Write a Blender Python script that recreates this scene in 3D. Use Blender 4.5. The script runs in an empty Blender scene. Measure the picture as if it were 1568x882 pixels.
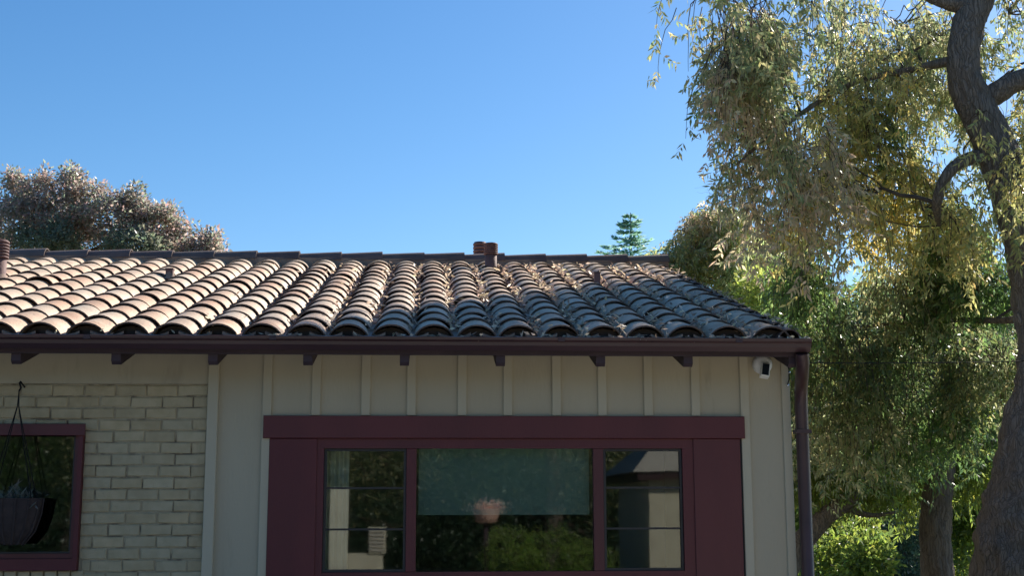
import bpy, math, random
import numpy as np
from mathutils import Vector, Matrix
random.seed(7)
rng = np.random.default_rng(11)
S = bpy.context.scene
COL = S.collection
R = math.radians

# ------------------------------------------------------------------ camera
cam = bpy.data.cameras.new('camera')
cam.lens = 45.92
cam.sensor_width = 36.0
cam.clip_start = 0.05
cam.clip_end = 2000.0
cam_o = bpy.data.objects.new('camera', cam)
COL.objects.link(cam_o)
def cam_matrix(yaw, pitch, roll, pos):
    y, p, r = R(yaw), R(pitch), R(roll)
    fw = Vector((math.sin(y)*math.cos(p), math.cos(y)*math.cos(p), math.sin(p)))
    rt = Vector((math.cos(y), -math.sin(y), 0)); up = rt.cross(fw)
    R_ = rt*math.cos(r) + up*math.sin(r); U_ = up*math.cos(r) - rt*math.sin(r)
    m = Matrix((R_, U_, -fw)).transposed().to_4x4()
    m.translation = Vector(pos)
    return m
cam_o.matrix_world = cam_matrix(3.6, 9.7, -0.15, (0, 0, 1.6))
S.camera = cam_o

# ------------------------------------------------------------------ daylight
SUN_EL, SUN_AZ = 33.0, 44.0          # azimuth measured from +Y towards +X
W = bpy.data.worlds.new('World'); S.world = W; W.use_nodes = True
nt = W.node_tree; nt.nodes.clear()
sky = nt.nodes.new('ShaderNodeTexSky'); sky.sky_type = 'NISHITA'
sky.sun_disc = False
sky.sun_elevation = R(SUN_EL); sky.sun_rotation = R(SUN_AZ)
sky.altitude = 200; sky.air_density = 1.0; sky.dust_density = 0.35; sky.ozone_density = 3.0
bg = nt.nodes.new('ShaderNodeBackground'); bg.inputs['Strength'].default_value = 0.095
wo = nt.nodes.new('ShaderNodeOutputWorld')
hs_ = nt.nodes.new('ShaderNodeHueSaturation'); hs_.inputs['Saturation'].default_value = 1.26
nt.links.new(sky.outputs[0], hs_.inputs['Color']); nt.links.new(hs_.outputs[0], bg.inputs['Color']); nt.links.new(bg.outputs[0], wo.inputs[0])
sl = bpy.data.lights.new('sun', 'SUN'); sl.energy = 5.0; sl.angle = R(0.55); sl.color = (1.0, 0.93, 0.82)
so = bpy.data.objects.new('sun', sl); COL.objects.link(so)
sd = Vector((math.sin(R(SUN_AZ))*math.cos(R(SUN_EL)), math.cos(R(SUN_AZ))*math.cos(R(SUN_EL)), math.sin(R(SUN_EL))))
so.rotation_euler = sd.to_track_quat('Z', 'Y').to_euler(); so.location = (20, 20, 20)
S.view_settings.view_transform = 'Standard'; S.view_settings.look = 'None'
S.view_settings.exposure = 0.65; S.view_settings.gamma = 1.0
S.view_settings.use_curve_mapping = False

# ------------------------------------------------------------------ materials
def new_mat(name):
    m = bpy.data.materials.new(name); m.use_nodes = True
    n = m.node_tree; n.nodes.clear()
    out = n.nodes.new('ShaderNodeOutputMaterial')
    return m, n, out
def surf(name, c1, c2, rough=0.7, scale=4.0, bump=0.0, bscale=40.0, detail=6, rand=0.0, spec=0.5,
         c3=None, s3=1.2, t3=(0.55, 0.7), metallic=0.0, stretch=(1, 1, 1), coat=0.0, bdist=0.01, stain=None, ss=10, ts=(0.6, 0.75)):
    """two-tone noise, optional third tone in larger patches, optional per-object tone shift"""
    m, n, out = new_mat(name); L = n.links.new
    b = n.nodes.new('ShaderNodeBsdfPrincipled')
    b.inputs['Roughness'].default_value = rough; b.inputs['Metallic'].default_value = metallic
    b.inputs['Specular IOR Level'].default_value = spec; b.inputs['Coat Weight'].default_value = coat
    tc = n.nodes.new('ShaderNodeTexCoord'); mp = n.nodes.new('ShaderNodeMapping')
    mp.inputs['Scale'].default_value = stretch
    oi = n.nodes.new('ShaderNodeObjectInfo')
    ml = n.nodes.new('ShaderNodeVectorMath'); ml.operation = 'MULTIPLY_ADD'
    ml.inputs[1].default_value = (37.0, 19.0, 53.0)
    L(oi.outputs['Random'], ml.inputs[0]); L(tc.outputs['Object'], ml.inputs[2])
    L(ml.outputs[0], mp.inputs[0])
    nz = n.nodes.new('ShaderNodeTexNoise'); nz.inputs['Scale'].default_value = scale; nz.inputs['Detail'].default_value = detail
    L(mp.outputs[0], nz.inputs[0])
    rp = n.nodes.new('ShaderNodeValToRGB')
    rp.color_ramp.elements[0].position = 0.35; rp.color_ramp.elements[1].position = 0.65
    rp.color_ramp.elements[0].color = (*c1, 1); rp.color_ramp.elements[1].color = (*c2, 1)
    L(nz.outputs[0], rp.inputs[0]); col = rp.outputs[0]
    if c3:
        n3 = n.nodes.new('ShaderNodeTexNoise'); n3.inputs['Scale'].default_value = s3; n3.inputs['Detail'].default_value = 4
        L(mp.outputs[0], n3.inputs[0])
        mr = n.nodes.new('ShaderNodeMapRange'); mr.inputs[1].default_value = t3[0]; mr.inputs[2].default_value = t3[1]
        L(n3.outputs[0], mr.inputs[0])
        mx = n.nodes.new('ShaderNodeMix'); mx.data_type = 'RGBA'; mx.inputs[7].default_value = (*c3, 1)
        L(mr.outputs[0], mx.inputs[0]); L(col, mx.inputs[6]); col = mx.outputs[2]
    if stain:
        n5 = n.nodes.new('ShaderNodeTexNoise'); n5.inputs['Scale'].default_value = ss; n5.inputs['Detail'].default_value = 9; n5.inputs['Roughness'].default_value = 0.65
        L(mp.outputs[0], n5.inputs[0])
        mr = n.nodes.new('ShaderNodeMapRange'); mr.inputs[1].default_value = ts[0]; mr.inputs[2].default_value = ts[1]; mr.inputs[4].default_value = 0.8
        L(n5.outputs[0], mr.inputs[0])
        mx = n.nodes.new('ShaderNodeMix'); mx.data_type = 'RGBA'; mx.inputs[7].default_value = (*stain, 1)
        L(mr.outputs[0], mx.inputs[0]); L(col, mx.inputs[6]); col = mx.outputs[2]
    if rand:
        hs = n.nodes.new('ShaderNodeHueSaturation')
        mr = n.nodes.new('ShaderNodeMapRange'); mr.inputs[3].default_value = 1-rand; mr.inputs[4].default_value = 1+rand
        L(oi.outputs['Random'], mr.inputs[0]); L(mr.outputs[0], hs.inputs['Value'])
        m2 = n.nodes.new('ShaderNodeMath'); m2.operation = 'MULTIPLY_ADD'; m2.inputs[1].default_value = 7.31; m2.inputs[2].default_value = 0
        fr = n.nodes.new('ShaderNodeMath'); fr.operation = 'FRACT'
        L(oi.outputs['Random'], m2.inputs[0]); L(m2.outputs[0], fr.inputs[0])
        m3 = n.nodes.new('ShaderNodeMapRange'); m3.inputs[3].default_value = 0.5-rand*0.06; m3.inputs[4].default_value = 0.5+rand*0.06
        L(fr.outputs[0], m3.inputs[0]); L(m3.outputs[0], hs.inputs['Hue'])
        m4 = n.nodes.new('ShaderNodeMapRange'); m4.inputs[3].default_value = 1+rand; m4.inputs[4].default_value = 1-rand*1.2
        L(fr.outputs[0], m4.inputs[0]); L(m4.outputs[0], hs.inputs['Saturation'])
        L(col, hs.inputs['Color']); col = hs.outputs[0]
    L(col, b.inputs['Base Color'])
    if bump:
        nb = n.nodes.new('ShaderNodeTexNoise'); nb.inputs['Scale'].default_value = bscale; nb.inputs['Detail'].default_value = 8
        L(mp.outputs[0], nb.inputs[0])
        bp = n.nodes.new('ShaderNodeBump'); bp.inputs['Strength'].default_value = bump; bp.inputs['Distance'].default_value = bdist
        L(nb.outputs[0], bp.inputs['Height']); L(bp.outputs[0], b.inputs['Normal'])
    L(b.outputs[0], out.inputs[0])
    return m
def leaf_mat(name, rough=0.38, trans=0.5, gloss=0.6):
    m, n, out = new_mat(name); L = n.links.new
    at = n.nodes.new('ShaderNodeAttribute'); at.attribute_name = 'col'
    b = n.nodes.new('ShaderNodeBsdfPrincipled'); b.inputs['Roughness'].default_value = rough
    b.inputs['Specular IOR Level'].default_value = gloss
    L(at.outputs['Color'], b.inputs['Base Color'])
    t = n.nodes.new('ShaderNodeBsdfTranslucent')
    hs = n.nodes.new('ShaderNodeHueSaturation'); hs.inputs['Value'].default_value = 3.2; hs.inputs['Saturation'].default_value = 1.1
    L(at.outputs['Color'], hs.inputs['Color']); L(hs.outputs[0], t.inputs['Color'])
    mx = n.nodes.new('ShaderNodeMixShader'); mx.inputs[0].default_value = trans
    L(b.outputs[0], mx.inputs[1]); L(t.outputs[0], mx.inputs[2]); L(mx.outputs[0], out.inputs[0])
    return m
def glass_mat(name, ior=1.75, tint=(0.85, 0.92, 0.9)):
    m, n, out = new_mat(name); L = n.links.new
    fr = n.nodes.new('ShaderNodeFresnel'); fr.inputs[0].default_value = ior
    tr = n.nodes.new('ShaderNodeBsdfTransparent'); tr.inputs[0].default_value = (*tint, 1)
    gl = n.nodes.new('ShaderNodeBsdfGlossy'); gl.inputs['Roughness'].default_value = 0.02
    tc = n.nodes.new('ShaderNodeTexCoord')
    nz = n.nodes.new('ShaderNodeTexNoise'); nz.inputs['Scale'].default_value = 2.2; nz.inputs['Detail'].default_value = 1
    bp = n.nodes.new('ShaderNodeBump'); bp.inputs['Strength'].default_value = 0.03; bp.inputs['Distance'].default_value = 0.01
    L(tc.outputs['Object'], nz.inputs[0]); L(nz.outputs[0], bp.inputs['Height']); L(bp.outputs[0], gl.inputs['Normal'])
    mx = n.nodes.new('ShaderNodeMixShader')
    L(fr.outputs[0], mx.inputs[0]); L(tr.outputs[0], mx.inputs[1]); L(gl.outputs[0], mx.inputs[2]); L(mx.outputs[0], out.inputs[0])
    return m

M = {}
M['tile'] = surf('clay_tile', (0.49, 0.325, 0.21), (0.58, 0.405, 0.275), 0.62, 6, 0.35, 60, rand=0.15, spec=0.45, c3=(0.60, 0.45, 0.31), s3=5.0, t3=(0.5, 0.66), stain=(0.16, 0.13, 0.11), ss=16, ts=(0.58, 0.72))
M['tile_edge'] = surf('shaded_tile_edge', (0.10, 0.072, 0.062), (0.15, 0.105, 0.09), 0.9, 12, 0.3, 60)  # front lips of the tiles: their shade is put into this dark colour
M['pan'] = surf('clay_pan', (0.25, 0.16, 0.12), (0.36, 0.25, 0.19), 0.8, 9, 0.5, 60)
M['ridge'] = surf('ridge_clay', (0.115, 0.078, 0.07), (0.16, 0.11, 0.095), 0.75, 6, 0.3, 50, rand=0.12)  # darkened clay: shade on the ridge's near side is put into the colour
M['deck'] = surf('roof_underlay', (0.05, 0.04, 0.035), (0.08, 0.06, 0.05), 0.9, 5)
M['maroon'] = surf('maroon_paint', (0.094, 0.014, 0.018), (0.118, 0.018, 0.022), 0.5, 3, 0.12, 90, stretch=(1, 1, 0.3), rand=0.06)
M['gutter'] = surf('brown_gutter', (0.048, 0.022, 0.025), (0.066, 0.031, 0.034), 0.38, 5, 0.08, 20, stretch=(0.2, 1, 1), spec=0.5)
M['tail'] = surf('rafter_paint', (0.045, 0.027, 0.036), (0.06, 0.036, 0.045), 0.7, 5, 0.2, 60)
M['putty'] = surf('putty_paint', (0.44, 0.38, 0.272), (0.475, 0.415, 0.30), 0.75, 2.2, 0.25, 70, stretch=(1, 1, 0.25), c3=(0.38, 0.33, 0.24), s3=1.8, t3=(0.52, 0.75), stain=(0.30, 0.25, 0.18), ss=5, ts=(0.60, 0.78))
M['batten'] = surf('batten_paint', (0.47, 0.41, 0.295), (0.505, 0.445, 0.325), 0.7, 4, 0.15, 90, stretch=(1, 1, 0.25))
M['brick'] = surf('painted_brick', (0.43, 0.35, 0.215), (0.50, 0.41, 0.26), 0.85, 14, 0.9, 120, rand=0.07, bdist=0.006)
M['mortar'] = surf('painted_mortar', (0.36, 0.30, 0.20), (0.42, 0.355, 0.24), 0.95, 25, 0.8, 90, c3=(0.16, 0.13, 0.09), s3=10, t3=(0.50, 0.64), bdist=0.01)
M['glass'] = glass_mat('window_glass')
M['black'] = surf('black_frame', (0.02, 0.018, 0.02), (0.03, 0.028, 0.03), 0.5)
M['bark'] = surf('grey_bark', (0.17, 0.13, 0.10), (0.30, 0.24, 0.195), 0.95, 11, 1.0, 22, stretch=(1, 1, 0.12), c3=(0.14, 0.108, 0.085), s3=16, t3=(0.50, 0.66), bdist=0.05, detail=10)
def bark_mat():
    m, n, out = new_mat('furrowed_bark'); L = n.links.new
    b = n.nodes.new('ShaderNodeBsdfPrincipled'); b.inputs['Roughness'].default_value = 0.95; b.inputs['Specular IOR Level'].default_value = 0.2
    tc = n.nodes.new('ShaderNodeTexCoord'); wn = n.nodes.new('ShaderNodeTexNoise'); wn.inputs['Scale'].default_value = 3.5; wn.inputs['Detail'].default_value = 5
    L(tc.outputs['Object'], wn.inputs[0])
    ad = n.nodes.new('ShaderNodeVectorMath'); ad.operation = 'MULTIPLY_ADD'; ad.inputs[1].default_value = (0.16, 0.16, 0.16)
    L(wn.outputs['Color'], ad.inputs[0]); L(tc.outputs['Object'], ad.inputs[2])
    mp = n.nodes.new('ShaderNodeMapping'); mp.inputs['Scale'].default_value = (1, 1, 0.09); L(ad.outputs[0], mp.inputs[0])
    vo = n.nodes.new('ShaderNodeTexVoronoi'); vo.feature = 'DISTANCE_TO_EDGE'; vo.inputs['Scale'].default_value = 40; L(mp.outputs[0], vo.inputs[0])
    nz = n.nodes.new('ShaderNodeTexNoise'); nz.inputs['Scale'].default_value = 30; nz.inputs['Detail'].default_value = 12; L(mp.outputs[0], nz.inputs[0])
    mr = n.nodes.new('ShaderNodeMapRange'); mr.inputs[1].default_value = 0.0; mr.inputs[2].default_value = 0.10; mr.inputs[3].default_value = 0.55; L(vo.outputs[0], mr.inputs[0])
    mu = n.nodes.new('ShaderNodeMath'); mu.operation = 'MULTIPLY'; L(mr.outputs[0], mu.inputs[0]); L(nz.outputs[0], mu.inputs[1])
    rp = n.nodes.new('ShaderNodeValToRGB'); rp.color_ramp.elements[0].position = 0.2; rp.color_ramp.elements[1].position = 0.6
    rp.color_ramp.elements[0].color = (0.13, 0.105, 0.088, 1); rp.color_ramp.elements[1].color = (0.27, 0.22, 0.185, 1); L(mu.outputs[0], rp.inputs[0])
    L(rp.outputs[0], b.inputs['Base Color'])
    bp = n.nodes.new('ShaderNodeBump'); bp.inputs['Strength'].default_value = 1.0; bp.inputs['Distance'].default_value = 0.035
    L(mu.outputs[0], bp.inputs['Height']); L(bp.outputs[0], b.inputs['Normal']); L(b.outputs[0], out.inputs[0]); return m
M['bark'] = bark_mat()
M['twig'] = surf('twig_bark', (0.07, 0.052, 0.042), (0.12, 0.09, 0.07), 0.9, 8)
M['white'] = surf('white_plastic', (0.78, 0.78, 0.76), (0.82, 0.82, 0.80), 0.35, 8)
M['darkglass'] = surf('dark_lens', (0.015, 0.02, 0.03), (0.02, 0.028, 0.04), 0.15, 8)
M['flue'] = surf('flue_clay', (0.14, 0.075, 0.068), (0.19, 0.10, 0.09), 0.75, 9, 0.3, 60)
M['room'] = surf('room_wall', (0.10, 0.11, 0.12), (0.13, 0.14, 0.15), 0.9, 2)
M['blind'] = surf('blind_fabric', (0.22, 0.31, 0.31), (0.26, 0.35, 0.35), 0.9, 1.5, 0.2, 200, c3=(0.36, 0.46, 0.44), s3=2)
M['curtain'] = surf('curtain_fabric', (0.55, 0.52, 0.47), (0.65, 0.62, 0.56), 0.9, 5)
M['ground'] = surf('garden_soil', (0.10, 0.085, 0.05), (0.14, 0.12, 0.07), 0.95, 0.8, 0.6, 12, c3=(0.07, 0.10, 0.03), s3=0.25, t3=(0.42, 0.6))
M['bounce_concrete'] = surf('concrete', (0.44, 0.40, 0.34), (0.52, 0.47, 0.40), 0.9, 3, 0.3, 80)
M['metal'] = surf('bright_metal', (0.6, 0.6, 0.6), (0.7, 0.7, 0.7), 0.2, 8, metallic=1.0)
M['wire'] = surf('dark_wire', (0.012, 0.012, 0.014), (0.02, 0.02, 0.022), 0.9, 8, spec=0.1)
M['wicker'] = surf('wicker', (0.028, 0.017, 0.016), (0.045, 0.028, 0.025), 0.8, 20, 0.4, 80)
M['leaf'] = leaf_mat('leaf')
M['dryleaf'] = leaf_mat('dry_leaf', 0.45, 0.3, 0.5)
M['stucco'] = surf('stucco', (0.55, 0.50, 0.38), (0.62, 0.57, 0.44), 0.9, 4, 0.4, 60)
M['terracotta'] = surf('terracotta', (0.52, 0.30, 0.24), (0.62, 0.40, 0.33), 0.8, 9, 0.4, 50)

# ------------------------------------------------------------------ mesh helpers
class MB:
    def __init__(s): s.v = []; s.f = []; s.sm = []
    def add(s, vs, fs, smooth=False):
        o = len(s.v); s.v += [tuple(p) for p in vs]
        s.f += [tuple(i+o for i in f) for f in fs]; s.sm += [smooth]*len(fs)
    def box(s, x0, x1, y0, y1, z0, z1, mat=None):
        vs = [Vector((x, y, z)) for x in (x0, x1) for y in (y0, y1) for z in (z0, z1)]
        if mat is not None: vs = [mat @ v for v in vs]
        s.add(vs, [(0, 1, 3, 2), (4, 6, 7, 5), (0, 4, 5, 1), (2, 3, 7, 6), (0, 2, 6, 4), (1, 5, 7, 3)])
    def bevbox(s, x0, x1, y0, y1, z0, z1, b=0.004, jit=0.0):
        """box whose front (-y) edge is chamfered"""
        j = lambda: random.uniform(-jit, jit)
        vs = [(x0+j(), y0+b, z0+j()), (x1+j(), y0+b, z0+j()), (x1+j(), y0+b, z1+j()), (x0+j(), y0+b, z1+j()),
              (x0+b, y0, z0+b), (x1-b, y0, z0+b), (x1-b, y0, z1-b), (x0+b, y0, z1-b),
              (x0, y1, z0), (x1, y1, z0), (x1, y1, z1), (x0, y1, z1)]
        s.add(vs, [(4, 5, 6, 7), (0, 1, 5, 4), (1, 2, 6, 5), (2, 3, 7, 6), (3, 0, 4, 7),
                   (0, 8, 9, 1), (1, 9, 10, 2), (2, 10, 11, 3), (3, 11, 8, 0), (8, 11, 10, 9)])
    def tube(s, pts, rad, n=8, cap=True, rough=0.0, bark=0.0):
        pts = [Vector(p) for p in pts]
        if not hasattr(rad, '__len__'): rad = [rad]*len(pts)
        rings = []; prev = None
        for i, p in enumerate(pts):
            t = (pts[min(i+1, len(pts)-1)] - pts[max(i-1, 0)]).normalized()
            if prev is None:
                a = t.cross(Vector((0.3, 0.9, 0.1)))
                if a.length < 0.1: a = t.cross(Vector((1, 0, 0)))
            else: a = prev - t*prev.dot(t)
            a.normalize(); prev = a; b = t.cross(a)
            ring = []
            for k in range(n):
                th = 2*math.pi*k/n
                r = rad[i]*(1 + (rough*(math.sin(th*3+i*0.7)+math.sin(th*5-i*1.3+2)+math.sin(th*2+i*0.31))*0.5 if rough else 0))
                if bark:
                    L_ = i*0.11; w_ = th+0.35*math.sin(L_*0.9)+0.12*math.sin(L_*3.1)
                    r *= 1+bark*(0.5*math.sin(w_*11+1.4*math.sin(L_*2.3+th*2))+0.35*math.sin(w_*19+L_*1.7)+0.35*math.sin(w_*4+L_*2.1)*math.sin(L_*3.7))+random.uniform(-1, 1)*bark*0.22
                ring.append(p + (a*math.cos(th)+b*math.sin(th))*r)
            rings.append(ring)
        vs = [v for r_ in rings for v in r_]
        fs = [(i*n+k, i*n+(k+1) % n, (i+1)*n+(k+1) % n, (i+1)*n+k) for i in range(len(pts)-1) for k in range(n)]
        s.add(vs, fs, True)
        if cap: s.add(rings[0], [tuple(range(n-1, -1, -1))]); s.add(rings[-1], [tuple(range(n))])
    def lathe(s, prof, c=(0, 0, 0), n=20, axis='z'):
        vs = []
        for r, z in prof:
            for k in range(n):
                th = 2*math.pi*k/n; x, y = r*math.cos(th), r*math.sin(th)
                p = (x, y, z) if axis == 'z' else (x, z, y)
                vs.append((c[0]+p[0], c[1]+p[1], c[2]+p[2]))
        fs = [(i*n+k, i*n+(k+1) % n, (i+1)*n+(k+1) % n, (i+1)*n+k) for i in range(len(prof)-1) for k in range(n)]
        s.add(vs, fs, True)
    def mesh(s, name, mat):
        me = bpy.data.meshes.new(name); me.from_pydata(s.v, [], s.f)
        me.polygons.foreach_set('use_smooth', s.sm); me.materials.append(mat); me.update()
        return me
    def build(s, name, mat, parent=None, loc=(0, 0, 0)):
        return link(name, s.mesh(name, mat), parent, loc)
def link(name, me, parent=None, loc=(0, 0, 0), rot=None):
    o = bpy.data.objects.new(name, me); COL.objects.link(o); o.parent = parent; o.location = loc
    if rot: o.rotation_euler = rot
    return o
def tag(o, label=None, cat=None, group=None, kind=None):
    if label: o['label'] = label
    if cat: o['category'] = cat
    if group: o['group'] = group
    if kind: o['kind'] = kind
    return o
def empty(name, loc, label, cat, group=None, parent=None):
    o = bpy.data.objects.new(name, None); COL.objects.link(o); o.location = loc; o.parent = parent
    o.empty_display_size = 0.1
    return tag(o, label, cat, group) if label else o
def sub(parent, loc):           # world -> local location (all parents are unrotated)
    return Vector(loc)
def box(name, mat, parent, *d, bev=None, kind=None):
    m = MB()
    if bev: m.bevbox(*d, b=bev)
    else: m.box(*d)
    o = m.build(name, M[mat], parent)
    if kind: o['kind'] = kind
    return o

# ------------------------------------------------------------------ ground
g = MB(); N = 40
def gz(x, y):
    d = math.hypot(x, y-8)
    return 0.0 if d < 14 else min(1.0, (d-14)/20)*0.25*math.sin(x*0.21)*math.cos(y*0.17)
gx = sorted([-600, -250, -120, 120, 250, 600] + list(np.linspace(-60, 60, N)))
gv = [(x, y, gz(x, y)) for y in gx for x in gx]; n_ = len(gx)
g.add(gv, [(j*n_+i, j*n_+i+1, (j+1)*n_+i+1, (j+1)*n_+i) for j in range(n_-1) for i in range(n_-1)], True)
tag(g.build('ground', M['ground']), kind='structure')
tag(box('bounce_concrete', 'bounce_concrete', None, -9, 4.5, -7.4, 8.3, -0.02, 0.03), kind='structure')  # unseen pale slab, added to bounce warm light onto the front wall

# ------------------------------------------------------------------ the house
WY = 8.41            # front face of the siding
XL, XR = -6.2, 2.345  # ends of the house
EY, RY = 8.0, 12.70  # eave line, ridge line
A = math.atan(0.281) # roof pitch
EZ = 2.652           # roof base plane at the eave
SPC = 0.2630         # tile column spacing
X0 = 0.018*1.0127
house = empty('house', (0, 0, 0), 'single storey house with barrel tiled roof, putty board siding and painted brick', 'house')
roof = empty('roof', (0, 0, 0), None, None, parent=house)
fwall = empty('front_wall', (0, 0, 0), None, None, parent=house)
bwall = empty('brick_wall', (0, 0, 0), None, None, parent=house)

def zr(y): return EZ + (y-EY)*math.tan(A)
# deck: front and back slopes
m = MB(); t = 0.03
for (ya, yb) in ((EY-0.02, RY), (2*RY-EY+0.02, RY)):
    za = zr(EY-0.02)
    zb = zr(RY)
    m.add([(XL, ya, za-0.02), (XR+0.003, ya, za-0.02), (XR+0.003, yb, zb-0.02), (XL, yb, zb-0.02),
           (XL, ya, za-0.02-t), (XR+0.003, ya, za-0.02-t), (XR+0.003, yb, zb-0.02-t), (XL, yb, zb-0.02-t)],
          [(0, 1, 2, 3), (7, 6, 5, 4), (0, 4, 5, 1), (1, 5, 6, 2), (3, 2, 6, 7), (0, 3, 7, 4)])
m.build('roof_deck', M['deck'], roof)

# barrel tiles
def tile_mesh(w0=0.124, w1=0.111, h0=0.078, h1=0.072, L=0.40, th=0.010, seg=10, chip=0.0, name='roof_tile', mat='tile', seed=0):
    rr = random.Random(seed)
    m = MB(); out0, out1, in0, in1 = [], [], [], []
    for k in range(seg+1):
        T_ = 1.25; a_ = -T_+2*T_*k/seg
        c, s_ = math.sin(a_)/math.sin(T_), (math.cos(a_)-math.cos(T_))/(1-math.cos(T_))
        j = rr.uniform(-chip, chip)
        out0.append((c*w0, j, s_*h0)); out1.append((c*w1, L, s_*h1))
        in0.append((c*(w0-th), j, max(0, s_*(h0-th)))); in1.append((c*(w1-th), L, max(0, s_*(h1-th))))
    n = seg+1
    m.add(out0+out1, [(k, k+1, n+k+1, n+k) for k in range(seg)], True)
    m.add(in0+in1, [(k+1, k, n+k, n+k+1) for k in range(seg)], True)
    m.add(out0+in0, [(k+1, k, n+k, n+k+1) for k in range(seg)])
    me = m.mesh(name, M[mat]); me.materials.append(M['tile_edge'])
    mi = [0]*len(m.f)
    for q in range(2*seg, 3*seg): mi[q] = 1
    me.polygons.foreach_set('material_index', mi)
    return me
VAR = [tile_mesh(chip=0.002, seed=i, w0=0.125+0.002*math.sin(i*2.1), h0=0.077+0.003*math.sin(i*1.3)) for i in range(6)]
EXPO = 0.325
camp = Vector((0, 0, 1.6)); cmi = cam_o.matrix_world.inverted()
def proj(p):            # only used to decide which repeats are within view (names, not shapes)
    q = cmi @ Vector(p); return (784+2000*q.x/-q.z, 441-2000*q.y/-q.z)
cand = []
NC = 15
for k in range(-23, 9):
    dx = random.uniform(-0.007, 0.007)
    for r in range(NC):
        sl_ = r*EXPO + (random.uniform(-0.008, 0.008) if r else -0.012)
        y = EY + sl_*math.cos(A); z = EZ + sl_*math.sin(A)
        x = X0 + k*SPC + dx + random.uniform(-0.005, 0.005)
        if k == 8: x -= 0.0
        lift = 0.010 + random.uniform(0, 0.004)
        if sl_ > 4.6: continue
        rx = A - math.atan(0.012/EXPO) + random.uniform(-0.008, 0.008)
        cand.append(((x, y-math.sin(A)*lift, z+math.cos(A)*lift), (rx+random.uniform(-0.005, 0.006), random.uniform(-0.05, 0.05), random.uniform(-0.032, 0.032)), random.randrange(6)))
# one cracked / dislodged tile group near the left flue
vis = [c for c in cand if -40 < proj(c[0])[0] < 1300]
rest = [c for c in cand if c not in vis]
vis.sort(key=lambda c: (Vector(c[0])-camp).length)
tiles_obj, rest = vis[:285], rest + vis[285:]
for (p, ro, v) in tiles_obj:
    if abs(p[0]+3.10) < 0.12 and abs(p[1]-10.62) < 0.16:
        ro = (ro[0]-0.06, ro[1], ro[2]+0.05); p = (p[0], p[1]-0.02, p[2]+0.02)
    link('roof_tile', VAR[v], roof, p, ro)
def joined(name, mat, items, parent, smooth=True):
    vs, fs, o = [], [], 0
    for me, mtx in items:
        n = len(me.vertices); a_ = np.empty(n*3, np.float32); me.vertices.foreach_get('co', a_); a_ = a_.reshape(-1, 3)
        mm = np.array(mtx); vs.append(a_ @ mm[:3, :3].T + mm[:3, 3])
        fs += [tuple(i+o for i in p.vertices) for p in me.polygons]; o += n
    me = bpy.data.meshes.new(name); me.from_pydata(np.concatenate(vs).tolist(), [], fs)
    me.polygons.foreach_set('use_smooth', [smooth]*len(fs)); me.materials.append(M[mat]); me.update()
    ob = link(name, me, parent); ob['kind'] = 'stuff'; return ob
def mtx(p, ro):
    from mathutils import Euler
    return Matrix.Translation(p) @ Euler(ro).to_matrix().to_4x4()
joined('far_roof_tiles', 'tile', [(VAR[v], mtx(p, ro)) for p, ro, v in rest], roof)
# pan tiles (channels) between the covers
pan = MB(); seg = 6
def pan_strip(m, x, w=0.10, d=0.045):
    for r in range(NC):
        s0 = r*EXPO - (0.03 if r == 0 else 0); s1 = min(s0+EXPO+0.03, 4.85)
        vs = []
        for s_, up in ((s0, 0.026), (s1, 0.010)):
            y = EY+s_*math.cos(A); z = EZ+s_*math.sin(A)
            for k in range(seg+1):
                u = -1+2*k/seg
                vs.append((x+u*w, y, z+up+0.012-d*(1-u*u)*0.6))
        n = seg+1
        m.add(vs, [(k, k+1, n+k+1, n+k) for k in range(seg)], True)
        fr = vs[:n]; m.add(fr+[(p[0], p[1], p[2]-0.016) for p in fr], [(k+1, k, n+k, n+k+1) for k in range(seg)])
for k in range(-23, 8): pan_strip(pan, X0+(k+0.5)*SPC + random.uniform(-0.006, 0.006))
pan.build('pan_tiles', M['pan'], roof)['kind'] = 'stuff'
# back slope: same covers, coarse
for k in range(-23, 9):
    m = MB(); cx = X0+k*SPC; m.add([(cx-0.108, EY+0.035, EZ+0.0)]+[(cx-math.cos(a_)*0.108, EY+0.035, EZ+0.004+math.sin(a_)*0.066) for a_ in np.linspace(0, math.pi, 9)]+[(cx+0.108, EY+0.035, EZ+0.0)], [tuple(range(10, -1, -1))])
    m.build('eave_plug', M['deck'], roof)
back = []
for k in range(-23, 9):
    for r in range(NC):
        sl_ = r*EXPO
        back.append((VAR[k % 6], Matrix.Translation((X0+k*SPC, 2*RY-EY-sl_*math.cos(A), EZ+sl_*math.sin(A)+0.02)) @ Matrix.Rotation(math.pi, 4, 'Z') @ Matrix.Rotation(A-0.05, 4, 'X')))
joined('rear_roof_tiles', 'tile', back, roof)
# rake covers along the right edge, turned outwards
RK = tile_mesh(name='rake_tile', mat='ridge', w0=0.085, w1=0.075, seed=9, chip=0.002)
for r in range(NC):
    sl_ = r*EXPO-0.01
    if sl_ > 4.6: continue
    y = EY+sl_*math.cos(A); z = EZ+sl_*math.sin(A)
    link('rake_tile', RK, roof, (XR-0.102, y, z-0.004), (A-0.05, 0.12, random.uniform(-0.02, 0.02)))
rb = box('rake_board', 'gutter', roof, 0, 0.022, 0, 4.86, -0.16, -0.01)
rb.location = (XR+0.004, EY+0.02, EZ); rb.rotation_euler = (A, 0, 0)
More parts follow.
